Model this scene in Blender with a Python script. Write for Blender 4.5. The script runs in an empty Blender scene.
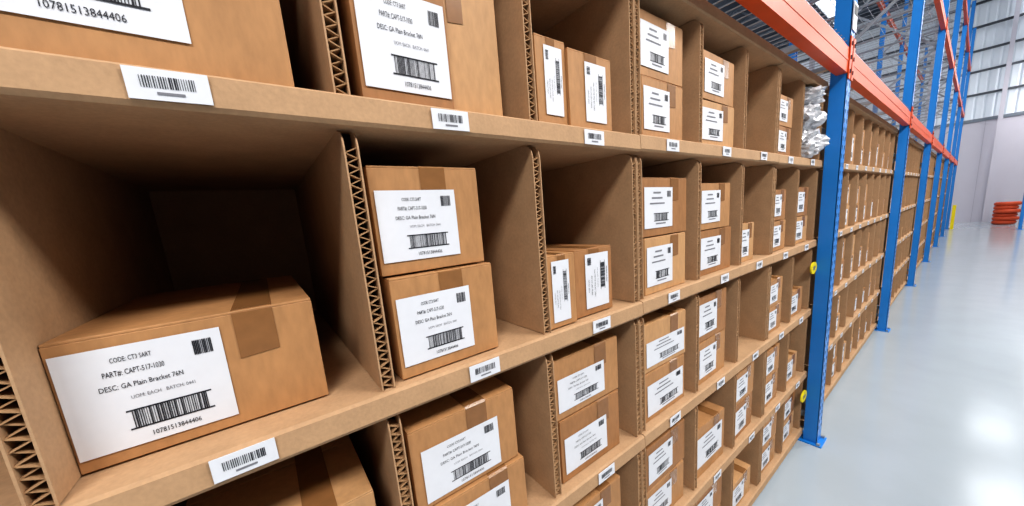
import bpy, math, random
from mathutils import Matrix, Vector
scene=bpy.context.scene
scene.view_settings.view_transform='Standard'
try: scene.view_settings.look='Medium High Contrast'
except Exception: pass
COL=scene.collection

# ---------------------------------------------------------------- materials
def s2l(c):
    return tuple((x/255/12.92 if x/255<=.04045 else ((x/255+.055)/1.055)**2.4) for x in c)+(1,)
def mat(name,rgb,rough=.6,metal=0,noise=None,bump=0,nscale=40,spec=.3,emit=0,stretch=(1,1,1),alpha=1,trans=0):
    m=bpy.data.materials.new(name);m.use_nodes=True
    nt=m.node_tree;b=nt.nodes['Principled BSDF']
    c=s2l(rgb)
    b.inputs['Base Color'].default_value=c
    b.inputs['Roughness'].default_value=rough
    b.inputs['Metallic'].default_value=metal
    b.inputs['Specular IOR Level'].default_value=spec
    b.inputs['Transmission Weight'].default_value=trans
    if emit:
        b.inputs['Emission Color'].default_value=c;b.inputs['Emission Strength'].default_value=emit
    if noise or bump:
        tc=nt.nodes.new('ShaderNodeTexCoord');mp=nt.nodes.new('ShaderNodeMapping')
        mp.inputs['Scale'].default_value=stretch
        nt.links.new(tc.outputs['Object'],mp.inputs['Vector'])
        n=nt.nodes.new('ShaderNodeTexNoise');n.inputs['Scale'].default_value=nscale;n.inputs['Detail'].default_value=6
        nt.links.new(mp.outputs['Vector'],n.inputs['Vector'])
        if noise:
            n2=nt.nodes.new('ShaderNodeTexNoise');n2.inputs['Scale'].default_value=nscale*.12;n2.inputs['Detail'].default_value=3
            nt.links.new(mp.outputs['Vector'],n2.inputs['Vector'])
            ad=nt.nodes.new('ShaderNodeMath');ad.operation='ADD'
            nt.links.new(n.outputs['Fac'],ad.inputs[0]);nt.links.new(n2.outputs['Fac'],ad.inputs[1])
            mr=nt.nodes.new('ShaderNodeMapRange');mr.inputs['From Min'].default_value=.6;mr.inputs['From Max'].default_value=1.4
            nt.links.new(ad.outputs[0],mr.inputs['Value'])
            mx=nt.nodes.new('ShaderNodeMix');mx.data_type='RGBA'
            mx.inputs['A'].default_value=tuple(v*(1-noise) for v in c[:3])+(1,)
            mx.inputs['B'].default_value=tuple(min(1,v*(1+noise)) for v in c[:3])+(1,)
            nt.links.new(mr.outputs[0],mx.inputs['Factor']);nt.links.new(mx.outputs['Result'],b.inputs['Base Color'])
        if bump:
            bp=nt.nodes.new('ShaderNodeBump');bp.inputs['Strength'].default_value=bump;bp.inputs['Distance'].default_value=.002
            nt.links.new(n.outputs['Fac'],bp.inputs['Height']);nt.links.new(bp.outputs['Normal'],b.inputs['Normal'])
    return m
M_SH=mat('shelf_cardboard',(180,145,111),.75,noise=.13,bump=.2,nscale=150)
M_CORE=mat('corrugated_core',(170,134,98),.9)
M_DARK=mat('corrugated_hollow_shade',(20,15,11),.95)  # near-black solid plug: shade of the open flutes put into colour
M_BOX=mat('box_cardboard',(178,132,89),.55,noise=.17,bump=.14,nscale=90,stretch=(1,1,.35))
M_BOX2=mat('box_cardboard_light',(193,149,105),.55,noise=.15,bump=.14,nscale=90,stretch=(1,1,.35))
M_BOX3=mat('box_cardboard_dark',(162,116,76),.55,noise=.17,bump=.14,nscale=90,stretch=(1,1,.35))
M_TAPE=mat('packing_tape',(140,98,60),.24,spec=.5,noise=.14,nscale=60)
M_LAB=mat('label_paper',(220,221,226),.5,noise=.03,nscale=60)
M_INK=mat('label_ink',(44,44,50),.5)
M_GREY=mat('label_small_print',(124,124,130),.6)
M_SEAM=mat('flap_seam',(80,54,32),.9)
M_BLUE=mat('rack_blue_paint',(34,130,212),.36,noise=.05,nscale=12,spec=.5)
M_HOLE_SHADE=mat('punched_hole_shade',(10,25,50),.8)  # dark colour stands for shade inside holes that are not cut
M_ORG=mat('beam_orange_paint',(206,78,28),.42,noise=.14,nscale=10,spec=.4)
M_STEEL=mat('galvanised_steel',(160,166,174),.4,metal=.5,noise=.1,nscale=20)
M_YEL=mat('yellow_plastic',(235,215,30),.5)
M_PLAS=mat('clear_plastic_film',(196,196,200),.14,spec=.9,noise=.3,nscale=25)
M_FLOOR=mat('painted_concrete_floor',(168,177,184),.15,noise=.06,nscale=3,spec=.55)
M_WALL=mat('painted_wall_panel',(198,195,205),.6,noise=.03,nscale=2)
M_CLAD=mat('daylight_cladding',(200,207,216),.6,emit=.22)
M_GIRT=mat('wall_girt_steel',(80,84,92),.6)
M_SEAMW=mat('wall_panel_joint',(172,169,180),.7)
M_CEIL=mat('ceiling_deck',(78,84,94),.8,noise=.08,nscale=3)
M_TRUSS=mat('roof_steel',(118,126,136),.6)
M_SKY=mat('rooflight_panel',(235,242,250),.6,emit=1.5)
M_RED=mat('orange_hose_rubber',(196,80,48),.5,noise=.1,nscale=10)

# ---------------------------------------------------------------- mesh helper
class MB:
    def __init__(s): s.v=[];s.f=[];s.m=[];s.mats=[]
    def mi(s,m):
        if m not in s.mats: s.mats.append(m)
        return s.mats.index(m)
    def poly(s,pts,m,T=None):
        i=len(s.v)
        if T is not None: pts=[tuple(T@Vector(p)) for p in pts]
        s.v+=[tuple(p) for p in pts];s.f.append(tuple(range(i,i+len(pts))));s.m.append(s.mi(m))
    def box(s,x0,x1,y0,y1,z0,z1,m,T=None):
        P=[(x0,y0,z0),(x1,y0,z0),(x1,y1,z0),(x0,y1,z0),(x0,y0,z1),(x1,y0,z1),(x1,y1,z1),(x0,y1,z1)]
        if T is not None: P=[tuple(T@Vector(p)) for p in P]
        i=len(s.v);s.v+=P
        for f in ((0,3,2,1),(4,5,6,7),(0,1,5,4),(1,2,6,5),(2,3,7,6),(3,0,4,7)):
            s.f.append(tuple(i+k for k in f));s.m.append(s.mi(m))
    def prism(s,poly,axis,a,b,m,T=None):
        def P(p,t): return {'x':(t,p[0],p[1]),'y':(p[0],t,p[1]),'z':(p[0],p[1],t)}[axis]
        A=[P(p,a) for p in poly];B=[P(p,b) for p in poly]
        if T is not None: A=[tuple(T@Vector(p)) for p in A];B=[tuple(T@Vector(p)) for p in B]
        i=len(s.v);n=len(poly);s.v+=A+B;k=s.mi(m)
        s.f.append(tuple(i+j for j in range(n)));s.m.append(k)
        s.f.append(tuple(i+n+j for j in reversed(range(n))));s.m.append(k)
        for j in range(n):
            j2=(j+1)%n;s.f.append((i+j2,i+j,i+n+j,i+n+j2));s.m.append(k)
    def bar(s,p,q,w,m):
        p=Vector(p);q=Vector(q);d=q-p;L=d.length;z=d.normalized()
        u=Vector((0,1,0)) if abs(z.y)<.9 else Vector((1,0,0))
        x=u.cross(z).normalized();y=z.cross(x)
        T=Matrix.Translation(p)@Matrix((x,y,z)).transposed().to_4x4()
        s.box(-w/2,w/2,-w/2,w/2,0,L,m,T)
    def obj(s,name,bevel=0,parent=None,recalc=True):
        me=bpy.data.meshes.new(name);me.from_pydata(s.v,[],s.f)
        for m in s.mats: me.materials.append(m)
        me.polygons.foreach_set('material_index',s.m);me.update()
        if recalc:
            import bmesh
            bm=bmesh.new();bm.from_mesh(me);bmesh.ops.recalc_face_normals(bm,faces=[f for f in bm.faces if len(f.edges[0].link_faces)>1]);bm.to_mesh(me);bm.free()
        o=bpy.data.objects.new(name,me);COL.objects.link(o)
        if bevel:
            b=o.modifiers.new('bevel','BEVEL');b.width=bevel;b.segments=2;b.limit_method='ANGLE'
        if parent: o.parent=parent
        return o

TC={}
def text2d(body):
    if body in TC: return TC[body]
    cu=bpy.data.curves.new('t','FONT');cu.body=body;cu.size=1;cu.resolution_u=2
    o=bpy.data.objects.new('t',cu);COL.objects.link(o)
    dg=bpy.context.evaluated_depsgraph_get();me=bpy.data.meshes.new_from_object(o.evaluated_get(dg))
    vs=[v.co.copy() for v in me.vertices];fs=[tuple(p.vertices) for p in me.polygons]
    w=max([v.x for v in vs]+[.01])
    bpy.data.objects.remove(o);bpy.data.meshes.remove(me)
    TC[body]=(vs,fs,w);return TC[body]

# ---------------------------------------------------------------- layout constants
W=.38;X0=-.243;Z={'T':2.335,'A':1.891,'B':1.403,'C':.945,'D':.50,'E':.07}
TH=.046;DEPTH=.86;TD=.023
XU=2.861;S=3.036;OFF=.095
rowz=[('A','T'),('B','A'),('C','B'),('D','C'),('E','D')]

def board(mb,x0,x1,z,tags,seed):
    h=TH/2
    pr=[(-.014,z-h+.006),(-.010,z-h),(DEPTH,z-h),(DEPTH,z+h),(-.006,z+h),(-.012,z+h-.004)]
    mb.prism(pr,'x',x0,x1,M_SH)
    for tx in tags:
        rr=random.Random(int(tx*1000)+int(z*100)+seed)
        w,hh=.072,.034;x=tx-w/2+rr.uniform(-.012,.012);dz=rr.uniform(-.002,.003)
        T=Matrix.Translation((x,-.0165,z-hh/2+dz))@Matrix.Rotation(rr.uniform(-.02,.02),4,'Y')
        mb.box(0,w,0,.0015,0,hh,M_LAB,T)
        n=22 if tx<1.5 else 8
        cx=.012
        for k in range(n):
            bw=rr.choice([.35,.6,.9])*(.048/n)*.8
            mb.poly([(cx,-.0006,.013),(cx+bw,-.0006,.013),(cx+bw,-.0006,.026),(cx,-.0006,.026)],M_INK,T);cx+=.048/n
        mb.poly([(.024,-.0006,.006),(.048,-.0006,.006),(.048,-.0006,.009),(.024,-.0006,.009)],M_GREY,T)

def divider(mb,x,z0,z1,th=TD,fine=True):
    l=.0026;r=.03
    prof=[(0,z0),(DEPTH-.01,z0),(DEPTH-.01,z1),(r,z1),(r*.45,z1-r*.18),(r*.12,z1-r*.5),(0,z1-r)]
    for a in (x-th/2,x+th/2-l): mb.prism(prof,'x',a,a+l,M_SH)
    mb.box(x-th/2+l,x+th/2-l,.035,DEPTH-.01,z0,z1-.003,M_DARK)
    a=x-th/2+l;b=x+th/2-l;p=.0082 if fine else .03;t=.0019 if fine else .006
    z=z0;k=0
    rr=random.Random(int(x*977+z0*131))
    while z+p<z1-.022:
        xa,xb=(a,b) if k%2 else (b,a)
        y0=.002+(rr.uniform(0,.004) if fine else 0)
        mb.prism([(xa,z),(xb,z+p),(xb,z+p+t),(xa,z+t)],'y',y0,.034,M_CORE)
        z+=p;k+=1

def shelving_bay(x0,ncol,w,joint,fine_cols):
    mb=MB();x1=x0+ncol*w
    cuts=sorted(set([0,ncol]+[c for c in range(1,ncol) if (c-joint)%3==0]))
    for key in 'TABCDE':
        z=Z[key]
        tags=[] if key in 'TE' else [x0+(c+.47)*w for c in range(ncol)]
        for a,e in zip(cuts[:-1],cuts[1:]):
            board(mb,x0+a*w-(.02 if a==0 else -.001),x0+e*w+(.02 if e==ncol else -.001),z+(0 if (a//3)%2 else -.002),[t for i,t in enumerate(tags) if a<=i<e],0)
    for lo,hi in rowz:
        z0=Z[lo]+TH/2;z1=Z[hi]-TH/2-.002
        for c in range(ncol+1):
            x=x0+c*w
            if c in (0,ncol): divider(mb,x+(.008 if c==0 else -.008),z0,z1,fine=c<fine_cols)
            elif c in cuts and not (joint==1 and c==1):
                divider(mb,x-.013,z0,z1,fine=c<fine_cols);divider(mb,x+.013,z0,z1,fine=c<fine_cols)
            else: divider(mb,x,z0,z1,fine=c<fine_cols)
    mb.box(x0-.02,x1+.02,DEPTH,DEPTH+.012,Z['E']-TH/2,Z['T']+TH/2,M_SH)
    for c in range(ncol+1):
        mb.box(x0+c*w-.02,x0+c*w+.02,.03,DEPTH,0,Z['E']-TH/2,M_SH)
    return mb.obj('cardboard_shelving')

TXT=["CODE: CT3 SART","PART#: CAPT-517-1030","DESC: GA Plain Bracket 76N"]
def carton(mb,x,y,z,w,d,h,rng,detail=2,style='h',lab=(.05,.65,.12,.86),tape=.62,light=False,nolabel=False,amp=.028):
    M=M_BOX2 if light else (M_BOX3 if rng.random()<.3 else M_BOX)
    ang=rng.uniform(-amp,amp)
    T=Matrix.Translation((x,y,z))@Matrix.Translation((w/2,d/2,0))@Matrix.Rotation(ang,4,'Z')@Matrix.Translation((-w/2,-d/2,0))
    if detail:
        mb.box(0,w,0,d,0,h-.004,M,T)
        mb.box(.0005,w-.0005,.0005,d/2-.0012,h-.004,h,M,T);mb.box(.0005,w-.0005,d/2+.0012,d-.0005,h-.004,h,M,T)
        mb.box(.002,w-.002,d/2-.0012,d/2+.0012,h-.004,h-.002,M_SEAM,T)
    else: mb.box(0,w,0,d,0,h,M,T)
    e=.0012
    tw=min(.05,w*.28);tx=w*tape-tw/2
    if detail or rng.random()<.6:
        zt=h*.58
        mb.poly([(tx,-e,zt),(tx+tw,-e,zt+.004),(tx+tw,-e,h-.003),(tx,-e,h-.003)],M_TAPE,T)
        mb.poly([(tx,-e,h-.003),(tx+tw,-e,h-.003),(tx+tw,.003,h+e),(tx,.003,h+e)],M_TAPE,T)
        mb.poly([(tx,.003,h+e),(tx+tw,.003,h+e),(tx+tw,d,h+e),(tx,d,h+e)],M_TAPE,T)
    if nolabel: return
    lx0,lx1,lz0,lz1=lab
    e=.0022
    LW=(lx1-lx0)*w;LH=(lz1-lz0)*h
    TL=T@Matrix.Translation((lx0*w,-e,lz0*h))@Matrix.Rotation(rng.uniform(-.03,.03)*(0.3 if amp<.02 else 1),4,'Y')
    if style=='v':
        TL=TL@Matrix.Translation((LW,0,0))@Matrix.Rotation(-math.pi/2,4,'Y')
        LW,LH=LH,LW
    mb.poly([(0,0,0),(LW,0,0),(LW,0,LH),(0,0,LH)],M_LAB,TL)
    f=-.0007
    def q(u0,u1,v0,v1,m): mb.poly([(u0*LW,f,v0*LH),(u1*LW,f,v0*LH),(u1*LW,f,v1*LH),(u0*LW,f,v1*LH)],m,TL)
    nb={2:34,1:14,0:6}[detail]
    b0,b1=.34,.82
    for k in range(nb):
        u=b0+(b1-b0)*k/nb;q(u,u+(b1-b0)/nb*rng.choice([.3,.5,.75]),.17,.36,M_INK)
    q(b0-.03,b1+.03,.35,.365,M_INK);q(b0-.03,b1+.03,.165,.18,M_INK)
    n2={2:12,1:5,0:0}[detail]
    for k in range(n2):
        u=.80+.13*k/n2;q(u,u+.13/n2*rng.choice([.5,.8]),.76,.91,M_INK)
    if n2==0: q(.8,.92,.76,.9,M_INK)
    if detail==2:
        def txt(body,u,v,hh,mt,wmax):
            vs,fs,tw_=text2d(body);sy=hh*LH;sx=min(sy,wmax*LW/tw_)
            for fc in fs: mb.poly([(u*LW+vs[i].x*sx,f,v*LH+vs[i].y*sy) for i in fc],mt,TL)
        txt(TXT[0],.30,.85,.065,M_INK,.24);txt(TXT[1],.24,.72,.075,M_INK,.36);txt(TXT[2],.20,.59,.07,M_INK,.50);txt("UOM: EACH   BATCH: 0441",.36,.47,.05,M_GREY,.4)
        txt("10781513844406",.42,.06,.07,M_INK,.32)
    else:
        if detail==1:
            q(.3,.56,.85,.89,M_GREY);q(.24,.62,.72,.76,M_GREY);q(.18,.7,.59,.625,M_GREY);q(.38,.74,.09,.12,M_GREY)

# ---------------------------------------------------------------- first bay
shelving_bay(X0-W,9,W,1,7)

def H(row): lo,hi=rowz[row];return Z[lo]+TH/2, (Z[hi]-Z[lo]-TH)
L1=(.03,.64,.14,.84)
near={
 (0,0):[(.0,.845,0,.66,.012,.4,'h',0,(.0,.66,.14,.80),.82)],
 (1,0):[(.05,.455,0,.74,.015,.35,'h',0,(.04,.97,.07,.60),.5),(.54,.33,0,.72,.035,.35,'n',1,L1,.2)],
 (2,0):[(.05,.26,0,.48,.02,.32,'v',0,(.25,.85,.12,.9),.5),(.32,.44,0,.45,.012,.3,'v',0,(.35,.85,.1,.88),.5)],
 (3,0):[(.08,.66,0,.44,.02,.35,'h',0,L1,.7),(.08,.68,.445,.44,.025,.35,'h',0,L1,.7)],
 (4,0):[(.08,.76,0,.40,.02,.35,'h',1,L1,.7),(.1,.72,.405,.40,.02,.35,'h',0,L1,.7)],
 (6,0):[(.1,.6,0,.36,.02,.35,'h',0,L1,.7),(.1,.6,.365,.36,.02,.35,'h',0,L1,.7)],
 (0,1):[(-.01,.78,0,.40,.058,.45,'h',0,(.01,.57,.10,.90),.72)],
 (1,1):[(.03,.60,0,.435,.014,.36,'h',0,(.03,.72,.12,.80),.55),(.03,.59,.44,.44,.028,.36,'h',0,(.03,.74,.12,.78),.55)],
 (2,1):[(.0,.26,0,.42,.006,.32,'v',0,(.12,.75,.08,.92),.5),(.30,.42,0,.42,.018,.3,'v',0,(.25,.88,.1,.92),.5)],
 (3,1):[(.08,.70,0,.42,.015,.35,'h',1,L1,.7),(.08,.74,.425,.42,.02,.35,'h',0,L1,.7)],
 (4,1):[(.08,.78,0,.40,.02,.35,'h',0,L1,.7),(.1,.70,.405,.40,.02,.35,'h',0,L1,.7)],
 (5,1):[(.06,.45,0,.40,.02,.35,'h',1,L1,.7)],
 (6,1):[(.08,.6,0,.36,.02,.35,'h',0,L1,.7),(.08,.55,.365,.36,.02,.35,'h',0,L1,.7)],
 (7,1):[(.08,.7,0,.36,.02,.35,'h',1,L1,.7),(.08,.7,.365,.38,.02,.35,'h',0,L1,.7)],
 (0,2):[(.10,.78,0,.64,.03,.40,'h',1,L1,.7)],
 (1,2):[(.05,.70,0,.40,.012,.38,'h',0,(.08,.8,.1,.8),.7),(.02,.70,.405,.44,.02,.38,'h',0,(.08,.8,.06,.72),.6)],
 (2,2):[(.06,.70,0,.46,.02,.35,'h',0,(.05,.75,.12,.70),.7),(.03,.74,.465,.42,.022,.35,'h',0,(.05,.75,.12,.68),.7)],
 (3,2):[(.08,.72,0,.44,.02,.35,'h',0,(.05,.95,.1,.75),.7),(.08,.74,.445,.42,.02,.35,'h',1,(.05,.95,.1,.62),.7)],
 (4,2):[(.08,.7,0,.44,.02,.35,'h',0,L1,.7),(.08,.7,.445,.46,.02,.35,'h',0,L1,.7)],
 (6,2):[(.1,.6,0,.36,.02,.35,'h',0,L1,.7),(.1,.6,.365,.36,.02,.35,'h',0,L1,.7)],
 (7,2):[(.08,.7,0,.40,.02,.35,'h',0,L1,.7)],
 (2,3):[(.05,.72,0,.40,.02,.35,'h',0,L1,.7),(.05,.70,.405,.42,.02,.35,'h',0,L1,.7)],
 (1,3):[(.05,.72,0,.40,.02,.35,'h',0,L1,.7)],
 (3,3):[(.08,.72,0,.42,.02,.35,'h',0,L1,.7),(.08,.74,.425,.44,.02,.35,'h',0,L1,.7)],
 (4,3):[(.08,.74,0,.60,.02,.35,'h',0,(.05,.9,.2,.8),.7)],
 (5,3):[(.08,.64,0,.46,.02,.35,'h',0,L1,.7),(.08,.66,.465,.42,.02,.35,'h',0,L1,.7)],
 (6,3):[(.08,.64,0,.44,.02,.35,'h',0,L1,.7),(.08,.66,.445,.4,.02,.35,'h',0,L1,.7)],
 (7,3):[(.08,.64,0,.44,.02,.35,'h',1,L1,.7)],
}
for c in range(3,8):
    near[(c,4)]=[(.08,.7,0,.42,.02,.35,'h',c%2,L1,.7),(.08,.72,.425,.42,.02,.35,'h',0,L1,.7)] if c!=5 else [(.08,.7,0,.42,.02,.35,'h',1,L1,.7)]
rng=random.Random(7)
for (c,r),lst in sorted(near.items()):
    z0,Hh=H(r)
    dbl=c in (3,6)
    for (xf,wf,zf,hf,yf,dp,st,lt,lab,tp) in lst:
        mb=MB()
        x=X0+c*W+.016+xf*(W-.03)+(.012 if dbl else 0); w=wf*(W-.02)
        w=min(w,X0+(c+1)*W-.034-x)
        tight=c<=0 or len(lst)>1 and lst[1][2]==0
        carton(mb,x,yf,z0+zf*Hh+.0015,w,dp,hf*Hh-.002,rng,2 if c<=2 else 1,'h' if st=='n' else st,lab,tp,bool(lt),nolabel=(st=='n'),amp=.003 if tight else .018)
        mb.obj('cardboard_box',bevel=.0025 if c<4 else 0)

# ---------------------------------------------------------------- farther bays
NB=6
for b in range(NB):
    xs=XU+b*S+.075;w=(S-.15)/8
    shelving_bay(xs,8,w,0,0)
    mb=MB();rg=random.Random(100+b)
    for r in range(5):
        z0,Hh=H(r)
        for c in range(8):
            if b==0 and c==0 and r in (0,1): continue
            k=rg.random();x=xs+c*w+.037;lt=rg.random()<.4
            if k<.10: continue
            wf=rg.uniform(.66,.84)*(w-.06)
            if k<.62:
                h=rg.uniform(.36,.44);carton(mb,x,.02,z0+.001,wf,.35,h*Hh,rg,0,light=lt);carton(mb,x,.025,z0+h*Hh+.003,wf,.35,h*Hh,rg,0,light=lt)
            elif k<.8: carton(mb,x,.02,z0+.001,wf,.35,rg.uniform(.4,.6)*Hh,rg,0,light=lt)
            else:
                carton(mb,x,.02,z0+.001,wf*.45,.3,.4*Hh,rg,0,'v',light=lt,amp=.003);carton(mb,x+wf*.5,.02,z0+.001,wf*.5,.3,.42*Hh,rg,0,'v',light=lt,amp=.003)
    mb.obj('cardboard_box_stock')

# ---------------------------------------------------------------- pallet rack
RH=7.0
def upright(mb,x,yf,sgn,RH=7.0):
    w=.10;d=.075
    y0,y1=(yf,yf+d) if sgn>0 else (yf-d,yf)
    mb.box(x-w/2,x+w/2,min(yf,yf+sgn*.004),max(yf,yf+sgn*.004),.008,RH,M_BLUE)
    for s_ in (-1,1):
        xx=x+s_*(w/2-.002)
        mb.box(xx-.002,xx+.002,y0,y1,.008,RH,M_BLUE)
        yb=yf+sgn*(d-.002);mb.box(min(xx,xx-s_*.02),max(xx,xx-s_*.02),yb-.002,yb+.002,.008,RH,M_BLUE)
    z=.12
    while z<RH-.05:
        for s_ in (-1,1):
            cx=x+s_*.026;e=yf-sgn*.0006
            mb.poly([(cx-.007,e,z+.010),(cx-.004,e,z-.012),(cx+.004,e,z-.012),(cx+.007,e,z+.010),(cx,e,z+.016)],M_HOLE_SHADE)
        z+=.05 if x<7 else .1
    mb.box(x-.075,x+.075,yf-.03 if sgn>0 else yf-.11,yf+.11 if sgn>0 else yf+.03,0,.008,M_BLUE)
    for s_ in (-1,1): mb.box(x+s_*.062-.009,x+s_*.062+.009,yf-.02,yf-.002,.008,.022,M_STEEL)
def frame(x,yf,yb,name='pallet_rack_frame'):
    mb=MB();upright(mb,x,yf,1);upright(mb,x,yb,-1)
    z=.25;k=0;a=yf+.06;c=yb-.06
    mb.bar((x,a,.18),(x,c,.18),.03,M_STEEL)
    while z+.9<RH:
        p,q=(a,c) if k%2==0 else (c,a)
        mb.bar((x+.01,p,z),(x+.01,q,z+.9),.03,M_STEEL);z+=.9;k+=1
    mb.bar((x,a,RH-.1),(x,c,RH-.1),.03,M_STEEL)
    return mb.obj(name)
YF=-OFF;YB=1.05
xsU=[XU+i*S for i in range(NB+1)]
XP=-.72
for x in [XP]+xsU: frame(x,YF,YB)
def beam(mb,x0,x1,yf,z0,hh,sgn=1):
    d=.05*sgn
    a=x0+.052;b=x1-.052
    P=[(yf,z0),(yf+d,z0),(yf+d,z0+hh),(yf+d*.35,z0+hh),(yf+d*.35,z0+hh-.03),(yf,z0+hh-.03)]
    mb.prism(P,'x',a,b,M_ORG)
    mb.box(a,b,min(yf-sgn*.002,yf),max(yf-sgn*.002,yf),z0+hh*.38,z0+hh*.46,M_ORG)
    for xx,s_ in ((x0,1),(x1,-1)):
        p,q=sorted((xx+s_*.012,xx+s_*.056));y=sorted((yf-sgn*.007,yf-sgn*.001))
        mb.box(p,q,y[0],y[1],z0-.03,z0+hh+.03,M_ORG)
        for k in range(3): mb.box((p+q)/2-.006,(p+q)/2+.006,y[0]-.003,y[0],z0+k*hh*.45,z0+k*hh*.45+.02,M_HOLE_SHADE)
levels=[2.375,4.05,5.6]
ends=[XP]+xsU
for i in range(len(ends)-1):
    x0,x1=ends[i],ends[i+1]
    for li,z in enumerate(levels):
        hh=.16 if li==0 else .13
        mb=MB();beam(mb,x0,x1,YF,z,hh);beam(mb,x0,x1,YB,z,hh,-1)
        n=int((x1-x0-.14)/(.06 if i<2 else .15));zt=z+hh+.004
        for k in range(n+1):
            xx=x0+.07+k*(x1-x0-.14)/n
            mb.box(xx-.002,xx+.002,YF+.01,YB-.01,zt,zt+.004,M_STEEL)
        for k in range(10):
            yy=YF+.02+k*(YB-YF-.04)/9
            mb.box(x0+.07,x1-.07,yy-.002,yy+.002,zt-.004,zt,M_STEEL)
        for k in range(4):
            xx=x0+.3+k*(x1-x0-.6)/3
            mb.box(xx-.02,xx+.02,YF+.052,YB-.052,zt-.03,zt-.004,M_STEEL)
        mb.obj('rack_beam_level')
mb=MB();mb.box(XU-.045,XU+.045,YF-.006,YF-.001,2.60,2.74,M_LAB);mb.box(XU-.035,XU+.035,YF-.0075,YF-.006,2.68,2.725,M_INK);mb.obj('load_sign')
for z,x in ((1.25,2.745),(.37,2.735)):
    mb=MB();pts=[(x+.055*math.cos(a)*1.1,z+.038*math.sin(a)) for a in [k*math.pi/8 for k in range(16)]]
    mb.prism(pts,'y',-.026,-.018,M_YEL)
    for k in range(4): mb.box(x-.025+k*.013,x-.020+k*.013,-.0275,-.026,z-.012,z+.012,M_GREY)
    mb.obj('yellow_location_tag')
mb=MB();x=xsU[-1]
mb.prism([(x-.09,YF-.12),(x+.09,YF-.12),(x+.09,YF-.035),(x+.07,YF-.035),(x+.07,YF-.09),(x-.07,YF-.09),(x-.07,YF-.035),(x-.09,YF-.035)],'z',0,.9,M_YEL);mb.obj('rack_column_guard')

# ---------------------------------------------------------------- crumpled plastic bags
import bmesh
from mathutils import noise as mn
def bag(cx,cy,cz,rx,ry,rz,seed):
    bm=bmesh.new();bmesh.ops.create_icosphere(bm,subdivisions=4,radius=1)
    for v in bm.verts:
        p=v.co.copy();n=mn.noise(p*1.6+Vector((seed,0,0)))*.3+abs(mn.noise(p*4+Vector((0,seed,0))))*.3-mn.noise(p*9)*.12
        v.co=p*(.85+n)
        v.co.x*=rx;v.co.y*=ry;v.co.z*=rz
    mz=min(v.co.z for v in bm.verts)
    for v in bm.verts:
        v.co.z=max(v.co.z,mz*.85)
    me=bpy.data.meshes.new('plastic_bag');bm.to_mesh(me);bm.free();me.materials.append(M_PLAS)
    o=bpy.data.objects.new('plastic_bag',me);COL.objects.link(o);o.location=(cx,cy,cz-mz*.85)
zA=Z['A']+TH/2
bx=X0+7*W+.185
bag(bx,.045,zA+.001,.14,.11,.09,1);bag(bx-.01,.045,zA+.15,.14,.10,.08,5);bag(bx,.05,zA+.29,.13,.10,.058,9)
zB=Z['B']+TH/2
bag(XU+.27,.06,zA+.001,.12,.10,.09,22);bag(XU+.27,.06,zA+.16,.11,.09,.08,25)
bag(XU+.27,.06,zB+.001,.12,.10,.10,12);bag(XU+.27,.06,zB+.19,.11,.09,.08,15)

# ---------------------------------------------------------------- building shell
XW=24.5;ZC=9.6;YL=14;YR=-9;XBk=-8
mb=MB();mb.box(XBk,XW,YR,YL,-.1,0,M_FLOOR);mb.obj('floor')
mb=MB();mb.box(XW,XW+.2,YR,YL,0,4.2,M_WALL)
yy=YR
while yy<YL: mb.box(XW-.003,XW,yy,yy+.012,0,4.2,M_SEAMW);yy+=1.2
mb.box(XW-.05,XW,YR,YL,4.16,4.28,M_TRUSS)
yy=YR
while yy<YL:
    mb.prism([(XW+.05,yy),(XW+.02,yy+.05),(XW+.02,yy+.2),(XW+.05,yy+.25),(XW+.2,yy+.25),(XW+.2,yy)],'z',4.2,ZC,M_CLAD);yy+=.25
mb.obj('wall_far')
mb=MB()
for z in (5.2,6.1,6.9,7.8,8.7): mb.box(XW-.14,XW-.02,YR,YL,z,z+.07,M_GIRT)
for k in range(6):
    y=-7.5+k*4.2;mb.box(XW-.35,XW-.15,y,y+.18,0,ZC,M_WALL)
mb.box(XW-.30,XW-.18,-1.0,-.88,0,ZC,M_WALL)
mb.obj('wall_frame_steel')
mb=MB();mb.box(XBk,XW,YL,YL+.2,0,ZC,M_WALL);mb.obj('wall_left')
mb=MB();mb.box(XBk,XW,YR,YL,ZC,ZC+.1,M_CEIL)
x=XBk
while x<XW: mb.box(x,x+.08,YR,YL,ZC-.18,ZC,M_TRUSS);x+=1.1
mb.obj('ceiling')
for k in range(7):
    y=-6+k*3.2;mb=MB();mb.box(-6,XW-1,y,y+.5,ZC-.22,ZC-.19,M_SKY);mb.obj('rooflight')
mb=MB()
for k in range(6):
    x=-4+k*5.2
    mb.box(x-.06,x+.06,YR,YL,ZC-.35,ZC-.25,M_TRUSS);mb.box(x-.05,x+.05,YR,YL,ZC-1.2,ZC-1.1,M_TRUSS)
    y=YR;t=0
    while y+1<=YL:
        z0,z1=(ZC-1.15,ZC-.3) if t%2==0 else (ZC-.3,ZC-1.15)
        mb.bar((x,y,z0),(x,y+1,z1),.06,M_TRUSS);y+=1;t+=1
mb.obj('roof_truss')
mb=MB();upright(mb,20.5,-1.60,-1,2.6);mb.obj('rack_end_post')
hb=bmesh.new()
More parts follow.
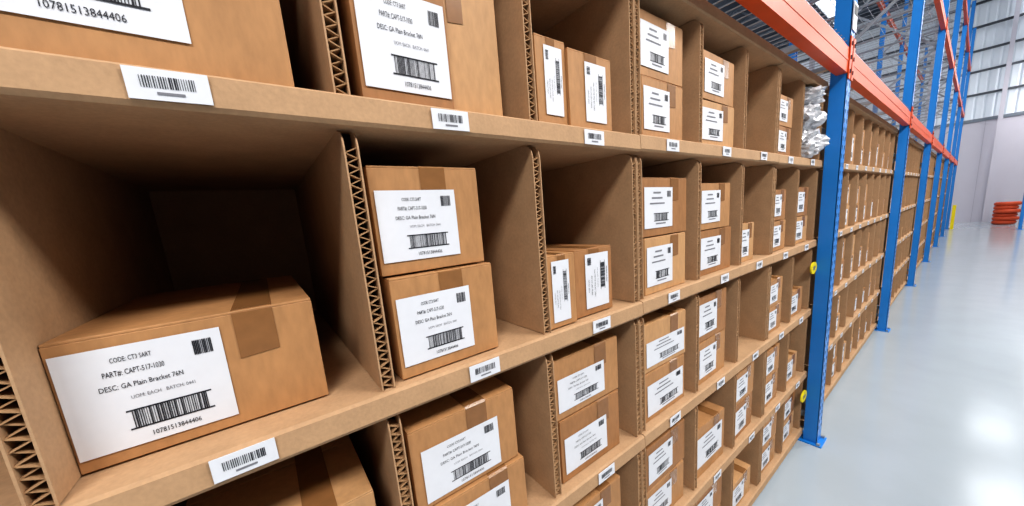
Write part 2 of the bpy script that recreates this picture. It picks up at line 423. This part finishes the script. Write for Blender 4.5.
def torus(bm,R,r,c,tilt):
    n,m=28,10;V=[]
    for i in range(n):
        a=2*math.pi*i/n
        for j in range(m):
            b=2*math.pi*j/m
            p=Vector(((R+r*math.cos(b))*math.cos(a),(R+r*math.cos(b))*math.sin(a),r*math.sin(b)))
            V.append(bm.verts.new(Matrix.Rotation(tilt,3,'Y')@p+Vector(c)))
    for i in range(n):
        for j in range(m):
            bm.faces.new((V[i*m+j],V[((i+1)%n)*m+j],V[((i+1)%n)*m+(j+1)%m],V[i*m+(j+1)%m]))
for k in range(6): torus(hb,.22+.03*(k%2),.075,(23.0+.03*(k%3),-1.38-.03*(k%2),.085+k*.14),.04*(k%2))
me=bpy.data.meshes.new('coiled_hose');hb.to_mesh(me);hb.free();me.materials.append(M_RED)
COL.objects.link(bpy.data.objects.new('coiled_hose',me))

# ---------------------------------------------------------------- lights
def area(x,y,z,sx,sy,power,target,color=(1,.98,.955)):
    l=bpy.data.lights.new('bay_or_fill_lamp','AREA');l.shape='RECTANGLE';l.size=sx;l.size_y=sy;l.energy=power;l.color=color
    o=bpy.data.objects.new('bay_or_fill_lamp',l);COL.objects.link(o);o.location=(x,y,z)
    o.rotation_euler=(Vector(target)-Vector((x,y,z))).to_track_quat('-Z','Y').to_euler()
for k in range(6):
    x=-2+k*5
    area(x,-3.2,5.6,2.2,1.0,(225,225,205,160,135,130)[k],(x+.3,0,1.2))  # added side fill aimed at the shelf fronts, not ceiling fittings
for k in range(5):
    area(k*6,-2.0,8.9,2.5,1.2,75,(k*6,-2.0,0),(.95,.98,1))
    area(k*6,7,8.9,2.5,1.2,100,(k*6,7,0),(.95,.98,1))
w=bpy.data.worlds.new('world');scene.world=w;w.use_nodes=True
w.node_tree.nodes['Background'].inputs[0].default_value=(.90,.95,1,1);w.node_tree.nodes['Background'].inputs[1].default_value=.18

# ---------------------------------------------------------------- camera
th,ph,ro=.9286,.1761,-.0787
F=Vector((math.cos(th)*math.cos(ph),math.sin(th)*math.cos(ph),-math.sin(ph)))
R0=Vector((math.sin(th),-math.cos(th),0));U0=R0.cross(F)
R=R0*math.cos(ro)+U0*math.sin(ro);U=-R0*math.sin(ro)+U0*math.cos(ro)
cd=bpy.data.cameras.new('camera');cam=bpy.data.objects.new('camera',cd);COL.objects.link(cam)
cd.sensor_width=36;cd.lens=339.66*36/1024;cd.clip_start=.01;cd.clip_end=200
cd.shift_x=(512-521.8)/1024;cd.shift_y=(278.25-253)/1024
m=Matrix((R,U,-F)).transposed().to_4x4();m.translation=Vector((0,-.602,1.707));cam.matrix_world=m
scene.camera=cam
